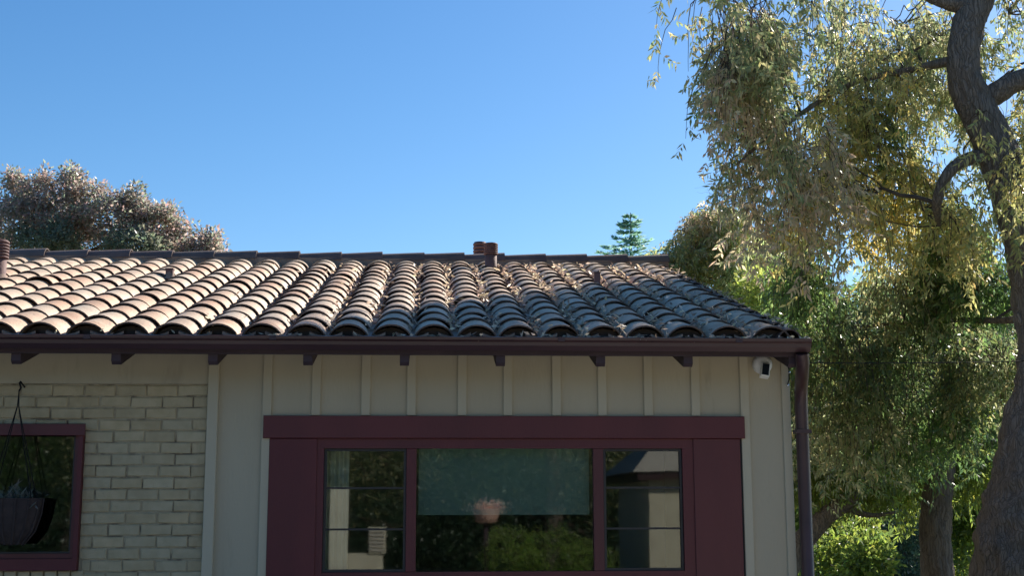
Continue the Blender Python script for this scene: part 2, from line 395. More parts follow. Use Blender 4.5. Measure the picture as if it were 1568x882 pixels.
# ridge tiles
RT = tile_mesh(w0=0.135, w1=0.118, h0=0.100, h1=0.090, L=0.46, th=0.012, seg=12, name='ridge_tile', mat='ridge')
zrg = zr(RY)+0.052
k = 0; x = XR+0.01
while x > XL:
    e = 0.405*random.uniform(0.97, 1.03)
    o = link('ridge_tile', RT, roof, (x, RY, zrg+random.uniform(-0.003, 0.005)), (math.atan(-0.012/0.4)+random.uniform(-0.008, 0.008), 0, math.pi/2+random.uniform(-0.012, 0.012)))
    x -= e
m = MB(); m.lathe([(0.0, 0), (0.118, 0)], n=16); 
cap = MB(); cap.add([(XR+0.006, RY+0.125*math.cos(a_), zrg+0.09*math.sin(a_)) for a_ in np.linspace(0, math.pi, 12)] , [tuple(range(12))])
cap.build('ridge_end_cap', M['ridge'], roof)
# mortar bed under the ridge
box('ridge_mortar', 'pan', roof, XL, XR, RY-0.125, RY+0.125, zr(RY)-0.06, zrg+0.012)

# eave: fascia, gutter, rafter tails
box('fascia_board', 'tail', house, XL, XR+0.004, EY-0.0, EY+0.02, EZ-0.104, EZ-0.03)
gu = MB()
prof = [(-0.005, -0.02), (-0.010, -0.088), (-0.060, -0.094), (-0.088, -0.066), (-0.092, -0.045), (-0.110, -0.034), (-0.114, -0.018), (-0.103, -0.014), (-0.103, -0.026), (-0.086, -0.038), (-0.082, -0.062), (-0.056, -0.084), (-0.016, -0.080), (-0.010, -0.02)]
ge = XR+0.010
vs = [(xx, EY+a_, EZ+b_+0.012) for xx in (XL, ge) for a_, b_ in prof]; n = len(prof)
gu.add(vs, [(k, n+k, n+(k+1) % n, (k+1) % n) for k in range(n)])
gu.add([(ge, EY+a_, EZ+b_+0.012) for a_, b_ in prof[:8]], [tuple(range(8))])
gutter = gu.build('gutter', M['gutter'], house)
for x_ in (-2.05, -0.95, 0.80, 1.90):
    box('gutter_joint', 'gutter', gutter, x_-0.02, x_+0.02, EY-0.1155, EY-0.088, EZ-0.030, EZ-0.003)
# little pale debris sits in the gutter, see leaf litter below
for x in (-3.70, -3.10, -2.50, -1.905, -1.325, -0.75, -0.16, 0.433, 1.056, 1.605, 2.27):
    rt_ = MB(); w = 0.028
    # sloping rafter with a plumb-cut end
    za, zb = EZ-0.055, zr(WY+0.3)-0.055
    d = 0.112
    rt_.add([(x+s_*w, yy, zz) for s_ in (-1, 1) for yy, zz in ((EY+0.02, za), (WY+0.3, zb), (WY+0.3, zb-d), (EY+0.045, za-d), (EY+0.02, za-d+0.02))],
            [(0, 1, 2, 3, 4), (9, 8, 7, 6, 5), (0, 5, 6, 1), (2, 7, 8, 3), (3, 8, 9, 4), (4, 9, 5, 0)])
    rt_.build('rafter_tail', M['tail'], house)

# ---- board and batten wall
WX0, WX1, WZ0, WZ1 = -1.03, 2.01, 1.10, 2.13    # rough opening under the trim
batx = [-1.035, -0.726, -0.411, -0.120, 0.205, 0.500, 0.815, 1.112, 1.412, 1.722, 2.045, 2.318]
edges = [-1.37] + batx
ZT = 2.74
for i in range(len(edges)-1):
    a_, b_ = edges[i]+0.001, edges[i+1]-0.001
    if i == 0 or i >= len(edges)-2:
        box('siding_board', 'putty', fwall, a_, b_, WY, WY+0.02, 0.12, ZT)
    else:
        box('siding_board', 'putty', fwall, a_, b_, WY, WY+0.02, WZ1, ZT)
        box('siding_board', 'putty', fwall, a_, b_, WY, WY+0.02, 0.12, WZ0)
for i, x in enumerate(batx):
    w = 0.029 if i < 11 else 0.0268
    if i in (0, 10, 11):
        zz = 0.12
    else: zz = 2.203
    box('batten', 'batten', fwall, x-w, x+w, WY-0.019, WY, zz, ZT, bev=0.003)
    if zz > 1: box('batten', 'batten', fwall, x-w, x+w, WY-0.019, WY, 0.12, WZ0, bev=0.003)
box('corner_trim', 'batten', fwall, -1.408, -1.340, WY-0.035, WY+0.02, 0.12, ZT, bev=0.004)
# remaining walls of the house body
hb = MB()
yb = 2*RY-WY
hb.box(XR-0.10, XR, WY+0.021, yb, 0, zr(WY))
hb.box(XL, XL+0.1, WY+0.021, yb, 0, zr(WY))
hb.box(XL+0.1, XR-0.1, yb-0.1, yb, 0, zr(WY))
for xx in (XL, XR-0.1):
    hb.add([(xx, WY+0.021, zr(WY)-0.05), (xx, yb, zr(WY)-0.05), (xx, RY, zr(RY)-0.06), (xx+0.1, WY+0.021, zr(WY)-0.05), (xx+0.1, yb, zr(WY)-0.05), (xx+0.1, RY, zr(RY)-0.06)],
           [(0, 1, 2), (5, 4, 3), (0, 2, 5, 3), (1, 4, 5, 2)])
hb.build('outer_wall', M['putty'], house)
# room behind the windows
rm = MB()
rm.box(XL+0.12, XR-0.12, 12.4, 12.45, 0.02, 2.6); rm.box(XL+0.12, XR-0.12, WY+0.10, 12.4, 2.50, 2.55)
rm.box(XL+0.12, XR-0.12, WY+0.10, 12.4, 0.05, 0.12)
rm.build('room_interior', M['room'], house)
ib = MB()     # inner lining closing the wall cavity around the openings
for (a_, b_, c_, d_) in ((-1.34, WX0, 0.12, 2.5), (WX1, XR-0.12, 0.12, 2.5), (WX0, WX1, 0.12, WZ0), (WX0, WX1, WZ1, 2.5)):
    ib.box(a_, b_, WY+0.021, WY+0.10, c_, d_)
ib.build('wall_lining', M['room'], house)

# ---- big window
win = empty('front_window', (0, 0, 0), None, None, parent=house)
box('header_trim', 'maroon', win, -1.052, 2.034, WY-0.040, WY+0.01, 2.058, 2.200, bev=0.003)
box('side_trim', 'maroon', win, -1.012, -0.712, WY-0.026, WY+0.01, 0.98, 2.0565, bev=0.003)
box('side_trim', 'maroon', win, 1.696, 2.002, WY-0.026, WY+0.01, 0.98, 2.0565, bev=0.003)
box('window_sill', 'maroon', win, -0.7115, 1.6955, WY-0.055, WY+0.02, 1.045, 1.105, bev=0.004)
# frame
box('window_frame', 'maroon', win, -0.7115, 1.6955, WY-0.015, WY+0.05, 1.995, 2.0565)
box('window_frame', 'maroon', win, -0.7115, -0.668, WY-0.015, WY+0.05, 1.106, 1.9945)
box('window_frame', 'maroon', win, 1.6250, 1.6955, WY-0.015, WY+0.05, 1.106, 1.9945)
box('window_frame', 'maroon', win, -0.6675, 1.6245, WY-0.015, WY+0.05, 1.106, 1.222)
for a_, b_ in ((-0.147, -0.083), (1.047, 1.113)):
    box('mullion', 'maroon', win, a_, b_, WY-0.010, WY+0.05, 1.2225, 1.9945, bev=0.003)
def pane(x0, x1, z0, z1, y, parent): return box('glass_pane', 'glass', parent, x0, x1, y, y+0.004, z0, z1)
pane(-0.083, 1.047, 1.2225, 1.9945, WY+0.02, win)
for (a_, b_) in ((-0.6675, -0.1475), (1.1135, 1.6245)):
    s_ = empty('sash', (0, 0, 0), None, None, parent=win)
    sash = MB(); w = 0.016
    sash.box(a_+0.001, b_-0.001, WY+0.005, WY+0.04, 1.9945-w, 1.994); sash.box(a_+0.001, b_-0.001, WY+0.005, WY+0.04, 1.223, 1.223+w)
    sash.box(a_+0.001, a_+w, WY+0.005, WY+0.04, 1.2235+w, 1.994-w); sash.box(b_-w, b_-0.001, WY+0.005, WY+0.04, 1.2235+w, 1.994-w)
    COL.objects.unlink(s_); bpy.data.objects.remove(s_)
    sash.build('sash_frame', M['black'], win)
    pane(a_+w, b_-w, 1.223+w, 1.994-w, WY+0.022, win)
    for z in (1.745, 1.487):
        box('muntin', 'black', win, a_+w, b_-w, WY+0.010, WY+0.018, z-0.006, z+0.006)
# roller blind in the middle light, curtain in the left one
tag(box('roller_blind', 'blind', None, -0.07, 1.035, WY+0.12, WY+0.123, 1.575, 2.03), 'flat grey green roller blind half lowered behind the wide middle pane', 'blind')
cu = MB()
def drape(m, x0, x1, y, z0, z1, folds=5, amp=0.025):
    n = folds*6; vs = []
    for z in (z0, z1):
        for i in range(n+1):
            vs.append((x0+(x1-x0)*i/n, y+amp*math.sin(i/n*folds*2*math.pi)*(1 if z == z0 else 0.6), z))
    m.add(vs, [(i, i+1, n+2+i, n+1+i) for i in range(n)], True)
drape(cu, -0.78, -0.52, WY+0.2, 0.7, 2.1)
tag(cu.build('curtain', M['curtain']), 'pale curtain drawn to the left edge behind the left casement pane', 'curtain')

# ---- frieze over the brick, brick wall and its window
box('frieze_board', 'putty', bwall, XL+0.001, -1.409, WY-0.006, WY+0.02, 2.402, ZT, bev=0.003)
bwx0, bwx1, bwz0, bwz1 = -3.42, -2.165, 1.245, 2.14
mo = MB()
for (a_, b_, c_, d_) in ((XL, bwx0+0.03, 0.0, 2.401), (bwx1-0.03, -1.395, 0.0, 2.401), (bwx0+0.03, bwx1-0.03, 0.0, bwz0+0.03), (bwx0+0.03, bwx1-0.03, bwz1-0.03, 2.401)):
    mo.box(a_, b_, WY+0.009, WY+0.12, c_, d_)
mo.build('mortar', M['mortar'], bwall)
BL, BH = 0.1945, 0.0728
BM = []
for i in range(6):
    m = MB(); m.bevbox(-0.0935, 0.0935, 0, 0.02, 0.0, 0.0635, b=0.005, jit=0.003); BM.append(m.mesh('brick', M['brick']))
BMH = []
for w in (0.035, 0.055, 0.075):
    m = MB(); m.bevbox(-w, w, 0, 0.02, 0.0, 0.0635, b=0.005, jit=0.003); BMH.append((w, m.mesh('brick', M['brick'])))
far_b = []
for r in range(33):
    z = 2.398-(r+1)*BH+0.004
    off = [0.0, 0.5][r % 2]*BL + random.uniform(-0.012, 0.012)
    x = -1.41-0.097-off+ (BL*0.5 if r % 2 else 0)
    # right-hand closing piece
    spans = []
    right = -1.412
    if r % 2: spans.append((right-0.085, right)); right -= 0.0925
    while right > XL+0.1:
        l = random.uniform(0.184, 0.190); spans.append((right-l, right)); right -= l+random.uniform(0.006, 0.011)
    for (a_, b_) in spans:
        parts = [(a_, b_)]
        zt = z+0.0635
        if zt > bwz0-0.09 and z < bwz1-0.030:
            if z < bwz0 and zt > bwz0-0.09: lim0, lim1 = bwx0-0.02, bwx1+0.02
            else: lim0, lim1 = bwx0, bwx1
            parts = []
            if a_ < lim0: parts.append((a_, min(b_, lim0)))
            if b_ > lim1: parts.append((max(a_, lim1), b_))
        for (p0, p1) in parts:
            w = (p1-p0)/2
            if w < 0.012: continue
            m_ = BM[random.randrange(6)]; sc = w/0.0935
            loc = ((p0+p1)/2, WY+0.001+random.uniform(-0.0035, 0.0025), z+random.uniform(-0.003, 0.003))
            ry = random.uniform(-0.014, 0.014)
            if loc[0] > -2.85 and z > 1.1:
                o = link('brick', m_, bwall, loc, (0, ry, 0)); o.scale = (sc, 1, 1)
            else:
                far_b.append((m_, mtx(loc, (0, ry, 0)) @ Matrix.Diagonal((sc, 1, 1, 1))))
joined('outer_bricks', 'brick', far_b, bwall, smooth=False)
# soldier course sill under the side window
m = MB(); m.bevbox(-0.036, 0.036, -0.015, 0.09, -0.09, 0.0, b=0.005, jit=0.002); sb = m.mesh('sill_brick', M['brick'])
x = bwx0
while x < bwx1:
    link('sill_brick', sb, bwall, (x+0.04, WY+random.uniform(-0.003, 0.002), bwz0-0.004)); x += 0.081
w2 = empty('side_window', (0, 0, 0), None, None, parent=house)
def ring(name, mat, parent, x0, x1, z0, z1, w, y0, y1, wb=None):
    m = MB(); wb = wb or w
    m.box(x0, x1, y0, y1, z1-w, z1); m.box(x0, x1, y0, y1, z0, z0+wb)
    m.box(x0, x0+w, y0, y1, z0+wb+0.0005, z1-w-0.0005); m.box(x1-w, x1, y0, y1, z0+wb+0.0005, z1-w-0.0005)
    return m.build(name, M[mat], parent)
ring('window_frame', 'maroon', w2, bwx0, bwx1, bwz0, bwz1, 0.028, WY-0.045, WY+0.06, 0.07)
box('window_head', 'maroon', w2, bwx0-0.02, bwx1+0.012, WY-0.055, WY-0.0455, 2.072, 2.146, bev=0.003)
ring('sash_frame', 'maroon', w2, bwx0+0.029, bwx1-0.029, bwz0+0.071, bwz1-0.029, 0.022, WY-0.02, WY+0.05, 0.03)
ring('screen_frame', 'black', w2, bwx0+0.052, bwx1-0.052, bwz0+0.102, bwz1-0.052, 0.010, WY-0.01, WY+0.04)
pane(bwx0+0.06, bwx1-0.06, bwz0+0.11, bwz1-0.06, WY+0.015, w2)

# downspout at the right corner
ds = MB()
ds.tube([(2.305, 7.945, 2.56), (2.312, 7.965, 2.50), (2.36, 8.16, 2.43), (2.392, 8.30, 2.37), (2.398, 8.33, 2.28), (2.398, 8.33, 0.15), (2.41, 8.22, 0.06)], 0.042, n=8)
dsp = ds.build('downspout', M['gutter'], house)
for z in (2.10, 1.0):
    box('pipe_strap', 'gutter', house, 2.349, 2.446, 8.280, 8.380, z-0.012, z+0.012)

# ---- things on the roof
def on_roof(px, dy=0): return zr(dy)
def flue(x, y, r, h, ribs, lbl, grp=None, base=True, sq=False, sink=0.0):
    t = empty('roof_flue', (x, y, zr(y)+0.05-sink), lbl, 'flue pipe', grp)
    m = MB()
    if sq:
        m.box(-r, r, -r, r, -0.05, h)
        m.build('pipe', M['flue'], t)
        c_ = MB(); c_.box(-r*1.12, r*1.12, -r*1.12, r*1.12, h+0.001, h+0.012); c_.build('cap', M['flue'], t)
    else:
        m.lathe([(r*0.82, -0.05), (r*0.82, h*0.55), (0.0, h*0.55)], n=20); m.build('pipe', M['flue'], t)
        for i in range(ribs):
            z0 = h*0.56+(h*0.44)*i/ribs; dz = h*0.44/ribs
            c_ = MB(); c_.lathe([(0, z0), (r, z0+0.001), (r, z0+dz*0.62), (r*0.86, z0+dz*0.64), (r*0.86, z0+dz), (0, z0+dz)], n=20)
            c_.build('rib', M['flue'], t)
    if base:
        b_ = MB(); b_.lathe([(r*1.9, -0.03), (r*1.5, 0.0), (r*0.95, 0.04), (r*0.84, 0.06)], n=20)
        b_.build('flashing', M['pan'], t)
    return t
flue(0.562, 12.10, 0.068, 0.245, 6, 'reddish ribbed flue just below the ridge near the middle of the roof', base=False)
flue(0.505, 13.30, 0.072, 0.50, 6, 'dark red flue peeping over the ridge left of the ribbed one', base=False, sink=0.335)
flue(-3.487, 10.60, 0.076, 0.34, 6, 'tall flue with ribbed cap at the left edge of the roof')
flue(-2.23, 11.15, 0.030, 0.055, 0, 'small square stub vent among the sunlit tiles on the left', sq=True)
flue(1.375, 10.60, 0.024, 0.11, 0, 'short dark stub vent among the shaded tiles on the right', sq=True)

# ---- wall mounted camera
sc_ = empty('security_camera', (2.165, WY-0.022, 2.540), 'white round wall camera with dark rectangular face under the right eave corner', 'camera')
m = MB(); m.lathe([(0.0, -0.058), (0.034, -0.055), (0.055, -0.042), (0.063, -0.020), (0.063, 0.0), (0.060, 0.022)], n=28, axis='y'); m.build('mount_dome', M['white'], sc_)
bd = MB(); bd.bevbox(-0.028, 0.028, -0.022, 0.03, -0.046, 0.046, b=0.005); b_o = bd.build('camera_body', M['white'], sc_, (-0.002, -0.080, -0.046)); b_o.rotation_euler = (R(-14), R(10), R(-4))
fc = MB(); fc.box(-0.022, 0.022, -0.0245, -0.0222, -0.039, 0.039); fc.build('dark_face', M['darkglass'], b_o)

# ---- bright cable clips at the corner
cb = MB(); pts = [(2.330, 8.375, 2.56), (2.338, 8.37, 2.50), (2.336, 8.37, 2.44), (2.322, 8.37, 2.40)]
wirec = empty('corner_cable', (0, 0, 0), 'short dark cable with shiny clips beside the downspout under the eave', 'cable')
cb.tube(pts, 0.004, n=6); cb.build('cable', M['wire'], wirec)
for p in ((2.328, 8.366, 2.545), (2.337, 8.362, 2.487), (2.323, 8.362, 2.402)):
    c_ = MB(); c_.lathe([(0, -0.009), (0.008, -0.006), (0.010, 0), (0.008, 0.006), (0, 0.009)], p, n=8); c_.build('metal_clip', M['metal'], wirec)
# thin service wire strung to the right
sw = MB(); a0, a1 = Vector((2.46, 8.45, 2.56)), Vector((9.0, 12.2, 3.25))
sw.tube([a0.lerp(a1, i/14) - Vector((0, 0, 0.18*4*(i/14)*(1-i/14)*0.4)) for i in range(15)], 0.0035, n=5)
tag(sw.build('service_wire', M['wire']), 'thin dark wire strung from the house corner into the trees on the right', 'wire')

# ---- hanging basket in front of the side window
hx, hy = -2.555, 8.30
hp = empty('hanging_basket', (hx, hy, 1.45), 'dim hanging basket on an A shaped wire in front of the left window', 'hanging basket')
hp.scale = (1, 0.4, 1)
m = MB(); m.tube([(0, 0.27, 0.93), (0, 0.05, 0.955), (0, 0.0, 0.945), (0.012, -0.012, 0.915), (0, 0, 0.895)], 0.006, n=6); m.build('bracket_hook', M['wire'], hp)
for i in range(4):
    a_ = math.pi/4+i*math.pi/2
    m = MB(); m.tube([(0, 0, 0.90), (0.006*math.cos(a_), 0.006*math.sin(a_), 0.80), (0.182*math.cos(a_), 0.182*math.sin(a_), 0.23)], 0.0032, n=5); m.build('hanger_wire', M['wire'], hp)
m = MB(); m.lathe([(0.185, 0.235), (0.182, 0.22), (0.172, 0.14), (0.14, 0.04), (0.08, -0.04), (0.0, -0.05)], n=24); m.build('bowl', M['wicker'], hp)
for i in range(14):
    a_ = 2*math.pi*i/14
    m = MB(); m.tube([(r_*math.cos(a_), r_*math.sin(a_), z_) for r_, z_ in ((0.188, 0.235), (0.179, 0.14), (0.147, 0.035), (0.085, -0.045))], 0.007, n=5); m.build('rib', M['wicker'], hp)

# ------------------------------------------------------------------ foliage
def pal(cols): return np.array(cols, dtype=np.float64)*1.5
GREEN = pal([(0.055, 0.085, 0.035), (0.075, 0.11, 0.04), (0.045, 0.07, 0.035), (0.10, 0.115, 0.04)])
OLIVE = pal([(0.13, 0.145, 0.08), (0.17, 0.165, 0.095), (0.11, 0.13, 0.07), (0.23, 0.20, 0.11)])
BROWN = pal([(0.22, 0.18, 0.13), (0.18, 0.16, 0.11), (0.27, 0.22, 0.155), (0.13, 0.14, 0.08)])
YELL = pal([(0.12, 0.13, 0.07), (0.15, 0.15, 0.07), (0.19, 0.18, 0.08), (0.25, 0.21, 0.09), (0.32, 0.25, 0.09)])
LIME = pal([(0.08, 0.10, 0.03), (0.11, 0.135, 0.035), (0.06, 0.085, 0.03), (0.16, 0.17, 0.045)])
DEEP = pal([(0.045, 0.065, 0.032), (0.06, 0.085, 0.036), (0.085, 0.09, 0.04), (0.04, 0.055, 0.03)])
DARK = pal([(0.035, 0.06, 0.04), (0.045, 0.07, 0.045), (0.03, 0.05, 0.035)])
PURP = pal([(0.08, 0.095, 0.065), (0.13, 0.115, 0.10), (0.16, 0.125, 0.11), (0.11, 0.12, 0.09), (0.21, 0.155, 0.135)])
SLATE = pal([(0.055, 0.075, 0.055), (0.08, 0.095, 0.07), (0.07, 0.08, 0.055), (0.10, 0.10, 0.075)])
PALE = pal([(0.16, 0.18, 0.09), (0.20, 0.205, 0.11), (0.14, 0.17, 0.08), (0.25, 0.23, 0.13)])
SUNNY = pal([(0.14, 0.165, 0.05), (0.18, 0.20, 0.06), (0.11, 0.135, 0.045), (0.23, 0.22, 0.07)])  # raised leaf tones paint sunlight onto a bush standing in tree shade
HEDGE = pal([(0.12, 0.16, 0.05), (0.16, 0.20, 0.07), (0.09, 0.13, 0.04)])

def nrm(v): return v/np.maximum(np.linalg.norm(v, axis=-1, keepdims=True), 1e-9)
def lump(p, s=1.0, ph=0.0):
    x, y, z = p[..., 0]*s+ph, p[..., 1]*s+ph*1.7, p[..., 2]*s-ph
    return (np.sin(x*2.1+np.sin(z*1.7))+np.sin(y*1.9+1.3*np.sin(x*1.1))+np.sin(z*2.6+np.sin(y*2.3)))/3
def leaf_mesh(name, base, d, side, L, Wd, col, mat, parent):
    """kite shaped leaves: base, two shoulders, tip, a little folded"""
    n = len(base); L = L[:, None]; Wd = Wd[:, None]
    nn = nrm(np.cross(d, side))
    v = np.empty((n, 4, 3), np.float32)
    v[:, 0] = base; v[:, 1] = base+d*L*0.42+side*Wd*0.5+nn*Wd*0.12
    v[:, 2] = base+d*L; v[:, 3] = base+d*L*0.42-side*Wd*0.5+nn*Wd*0.12
    me = bpy.data.meshes.new(name); me.vertices.add(n*4); me.vertices.foreach_set('co', v.ravel())
    me.loops.add(n*4); me.loops.foreach_set('vertex_index', np.arange(n*4, dtype=np.int32))
    me.polygons.add(n); me.polygons.foreach_set('loop_start', np.arange(0, n*4, 4, dtype=np.int32))
    me.polygons.foreach_set('loop_total', np.full(n, 4, np.int32))
    me.update(calc_edges=True)
    c = np.ones((n, 4, 4), np.float32); c[:, :, :3] = col[:, None, :]
    ca = me.color_attributes.new('col', 'FLOAT_COLOR', 'POINT'); ca.data.foreach_set('color', c.ravel())
    me.materials.append(M[mat])
    return link(name, me, parent)
def rand_dir(n):
    return nrm(rng.normal(size=(n, 3)))
def pick(palette, n, clump):
    i = np.clip(((clump*0.5+0.5)*len(palette)*0.6 + rng.random(n)*len(palette)*0.4+rng.normal(size=n)*0.4).astype(int), 0, len(palette)-1)
    c = palette[i]*rng.uniform(0.75, 1.25, (n, 1)); return c*rng.uniform(0.92, 1.08, (n, 3))
def anchors(c, r, n, thresh=-0.25, s=1.6, shell=0.45):
    d = rand_dir(n*3); rad = rng.random(n*3)**(1/3)*(1-shell)+shell
    p = np.array(c)+d*rad[:, None]*np.array(r)*(1+0.18*lump(d, 2.5, c[0])[:, None])
    keep = lump(p, s, c[0]*0.7+c[2]) > thresh
    return p[keep][:n]
def pinnate(pts, center, palette, scale=1.0, hang=0.5):
    """hanging shoots set with compound leaves; returns leaf arrays and shoot polylines"""
    n = len(pts); center = np.array(center)
    outw = nrm((pts-center)*np.array([1, 1, 0.2])+rng.normal(size=(n, 3))*0.15)
    sl_ = rng.uniform(0.6, 1.4, n)*hang
    K = 6
    B, D, SD, LL, WW, CC = [], [], [], [], [], []
    polys = []
    cl = lump(pts, 2.2, 3.0)
    prev = pts
    for k in range(K):
        f = (k+1)/K
        ddir = nrm(outw*(0.55*(1-f)+0.06)+np.array([0, 0, -1.0])*(0.35+f)+rng.normal(size=(n, 3))*0.12)
        cur = prev+ddir*(sl_/K)[:, None]
        polys.append(cur)
        ax = nrm(rng.normal(size=(n, 3))*np.array([1, 1, 0.3])+np.array([0, 0, -0.75]))   # rachis
        rl = rng.uniform(0.13, 0.24, n)*scale
        perp = nrm(np.cross(ax, rng.normal(size=(n, 3))))
        for j in range(4):
            for sgn in (-1, 1):
                b = cur+ax*(rl*(0.25+0.22*j))[:, None]
                dd = nrm(ax*0.55+perp*sgn*0.75+np.array([0, 0, -0.65])+rng.normal(size=(n, 3))*0.2)
                B.append(b); D.append(dd); SD.append(nrm(np.cross(dd, rng.normal(size=(n, 3))+np.cross(ax, perp)*1.5)))
                LL.append(rng.uniform(0.045, 0.105, n)*scale); WW.append(rng.uniform(0.015, 0.031, n)*scale)
                CC.append(pick(palette, n, cl))
        prev = cur
    poly = np.stack([pts]+polys, 1)
    return [np.concatenate(a_) for a_ in (B, D, SD, LL, WW, CC)], poly
def tufts(pts, center, palette, scale=1.0, per=14, droop=0.0, spread=0.12):
    n = len(pts); cl = np.repeat(lump(pts, 2.2, 1.0), per)
    c = np.repeat(pts, per, 0); o = rand_dir(n*per)
    b = c+o*(rng.random((n*per, 1))**0.5)*spread*scale
    d = nrm(o+rng.normal(size=o.shape)*0.5+np.array([0, 0, -droop]))
    s_ = nrm(np.cross(d, rng.normal(size=o.shape)))
    return [b, d, s_, rng.uniform(0.05, 0.10, n*per)*scale, rng.uniform(0.025, 0.05, n*per)*scale, pick(palette, n*per, cl)], None
def twig_mesh(lines, r=0.004):
    """lines: array (n,k,3) -> thin 3-sided tubes, vectorised"""
    n, k, _ = lines.shape
    off = np.array([(math.cos(a_), math.sin(a_)*0.7, math.sin(a_)*0.7) for a_ in (0.3, 2.4, 4.5)])
    rad = np.linspace(1.0, 0.4, k)[None, :, None, None]*r
    v = lines[:, :, None, :]+off[None, None]*rad
    idx = np.arange(n*k*3).reshape(n, k, 3); f = []
    for j in range(3):
        a_ = idx[:, :-1, j]; b_ = idx[:, :-1, (j+1) % 3]; c_ = idx[:, 1:, (j+1) % 3]; d_ = idx[:, 1:, j]
        f.append(np.stack([a_, b_, c_, d_], -1).reshape(-1, 4))
    return v.reshape(-1, 3), np.concatenate(f)
def quads_obj(name, v, f, mat, parent):
    me = bpy.data.meshes.new(name); me.vertices.add(len(v)); me.vertices.foreach_set('co', np.asarray(v, np.float32).ravel())
    nf = len(f); me.loops.add(nf*4); me.loops.foreach_set('vertex_index', np.asarray(f, np.int32).ravel())
    me.polygons.add(nf); me.polygons.foreach_set('loop_start', np.arange(0, nf*4, 4, dtype=np.int32)); me.polygons.foreach_set('loop_total', np.full(nf, 4, np.int32))
    me.update(calc_edges=True); me.materials.append(M[mat]); return link(name, me, parent)
def curve_pts(a_, b_, k=6, sag=0.0, wob=0.05):
    a_, b_ = np.array(a_, float), np.array(b_, float); L = np.linalg.norm(b_-a_)
    t_ = np.linspace(0, 1, k)[:, None]
    w = rng.normal(size=(k, 3))*wob*L*np.sin(t_*math.pi)
    p = a_+(b_-a_)*t_+w; p[:, 2] += sag*L*np.sin(t_[:, 0]*math.pi); return p
def tree(label, trunk, blobs, style='tuft', group=None, cat='tree', name='tree', limbs=(), scale=1.0, rough=0.05, per=14, droop=0.0, spread=0.14, hang=0.5, mat='leaf', bark='bark', subs=10, thresh=-0.25, shell=0.45, twr=0.004, nr=14, kk=5):
    """trunk: [(x,y,z,r)...]; limbs: list of the same; blobs: (centre, radii, count, palette)"""
    base = trunk[0]
    t = empty(name, (base[0], base[1], 0), label, cat, group); off = np.array([base[0], base[1], 0.0])
    def spline(pp, k=5):
        pp = np.array(pp, float); out = []
        for i in range(len(pp)-1):
            p0, p1, p2, p3 = pp[max(i-1, 0)], pp[i], pp[i+1], pp[min(i+2, len(pp)-1)]
            for u in np.linspace(0, 1, k, endpoint=False):
                out.append(0.5*((2*p1)+(-p0+p2)*u+(2*p0-5*p1+4*p2-p3)*u*u+(-p0+3*p1-3*p2+p3)*u**3))
        out.append(pp[-1]); return np.array(out)
    tp = spline(trunk, kk); m = MB(); m.tube([p[:3]-off for p in tp], [p[3] for p in tp], n=nr, rough=rough, bark=0.06 if nr > 20 else 0); m.build('trunk', M[bark], t)
    br = MB(); allp = [tp]
    for lb in limbs:
        lp = spline(lb, kk); allp.append(lp)
        lm = MB(); lm.tube([p[:3]-off for p in lp], [p[3] for p in lp], n=14, rough=rough, bark=0.03 if nr > 20 else 0); lm.build('limb', M[bark], t)
    skel = np.concatenate(allp)
    leaves = []; tw = []
    for (c, r, n, palette) in blobs:
        c = np.array(c, float)
        dist = np.linalg.norm(skel[:, :3]-c, axis=1)+np.maximum(0, skel[:, 2]-c[2])*0.6
        j = int(np.argmin(dist)); s0 = skel[j]
        cp = curve_pts(s0[:3], c, 7, 0.08, 0.04); rr0 = min(s0[3]*0.5, 0.05*max(r)/0.8)
        br.tube(cp-off, np.linspace(rr0, rr0*0.35, 7), n=6, cap=False)
        a_ = anchors(c, r, n, thresh, shell=shell)
        if len(a_) == 0: continue
        for q in a_[:subs]:
            st = cp[random.randrange(3, 7)]; sp = curve_pts(st, q, 5, 0.06, 0.06)
            br.tube(sp-off, np.linspace(rr0*0.35, 0.006*scale, 5), n=4, cap=False)
        lf, poly = pinnate(a_, c, palette, scale, hang) if style == 'pinnate' else tufts(a_, c, palette, scale, per, droop, spread)
        leaves.append(lf)
        if poly is not None: tw.append(poly)
        else:
            tw.append(np.stack([a_*0.75+c*0.25+rng.normal(size=a_.shape)*0.04, a_*0.9+c*0.1+rng.normal(size=a_.shape)*0.02, a_], 1))
    br.build('branches', M['twig'], t)
    if tw:
        k = min(p.shape[1] for p in tw); v, f = twig_mesh(np.concatenate([p[:, :k] for p in tw])-off, twr)
        quads_obj('twigs', v, f, 'twig', t)['kind'] = 'stuff'
    if leaves:
        cat_ = [np.concatenate([l[i] for l in leaves]) for i in range(6)]
        leaf_mesh('crown', cat_[0]-off, cat_[1], cat_[2], cat_[3], cat_[4], cat_[5], mat, t)
    return t

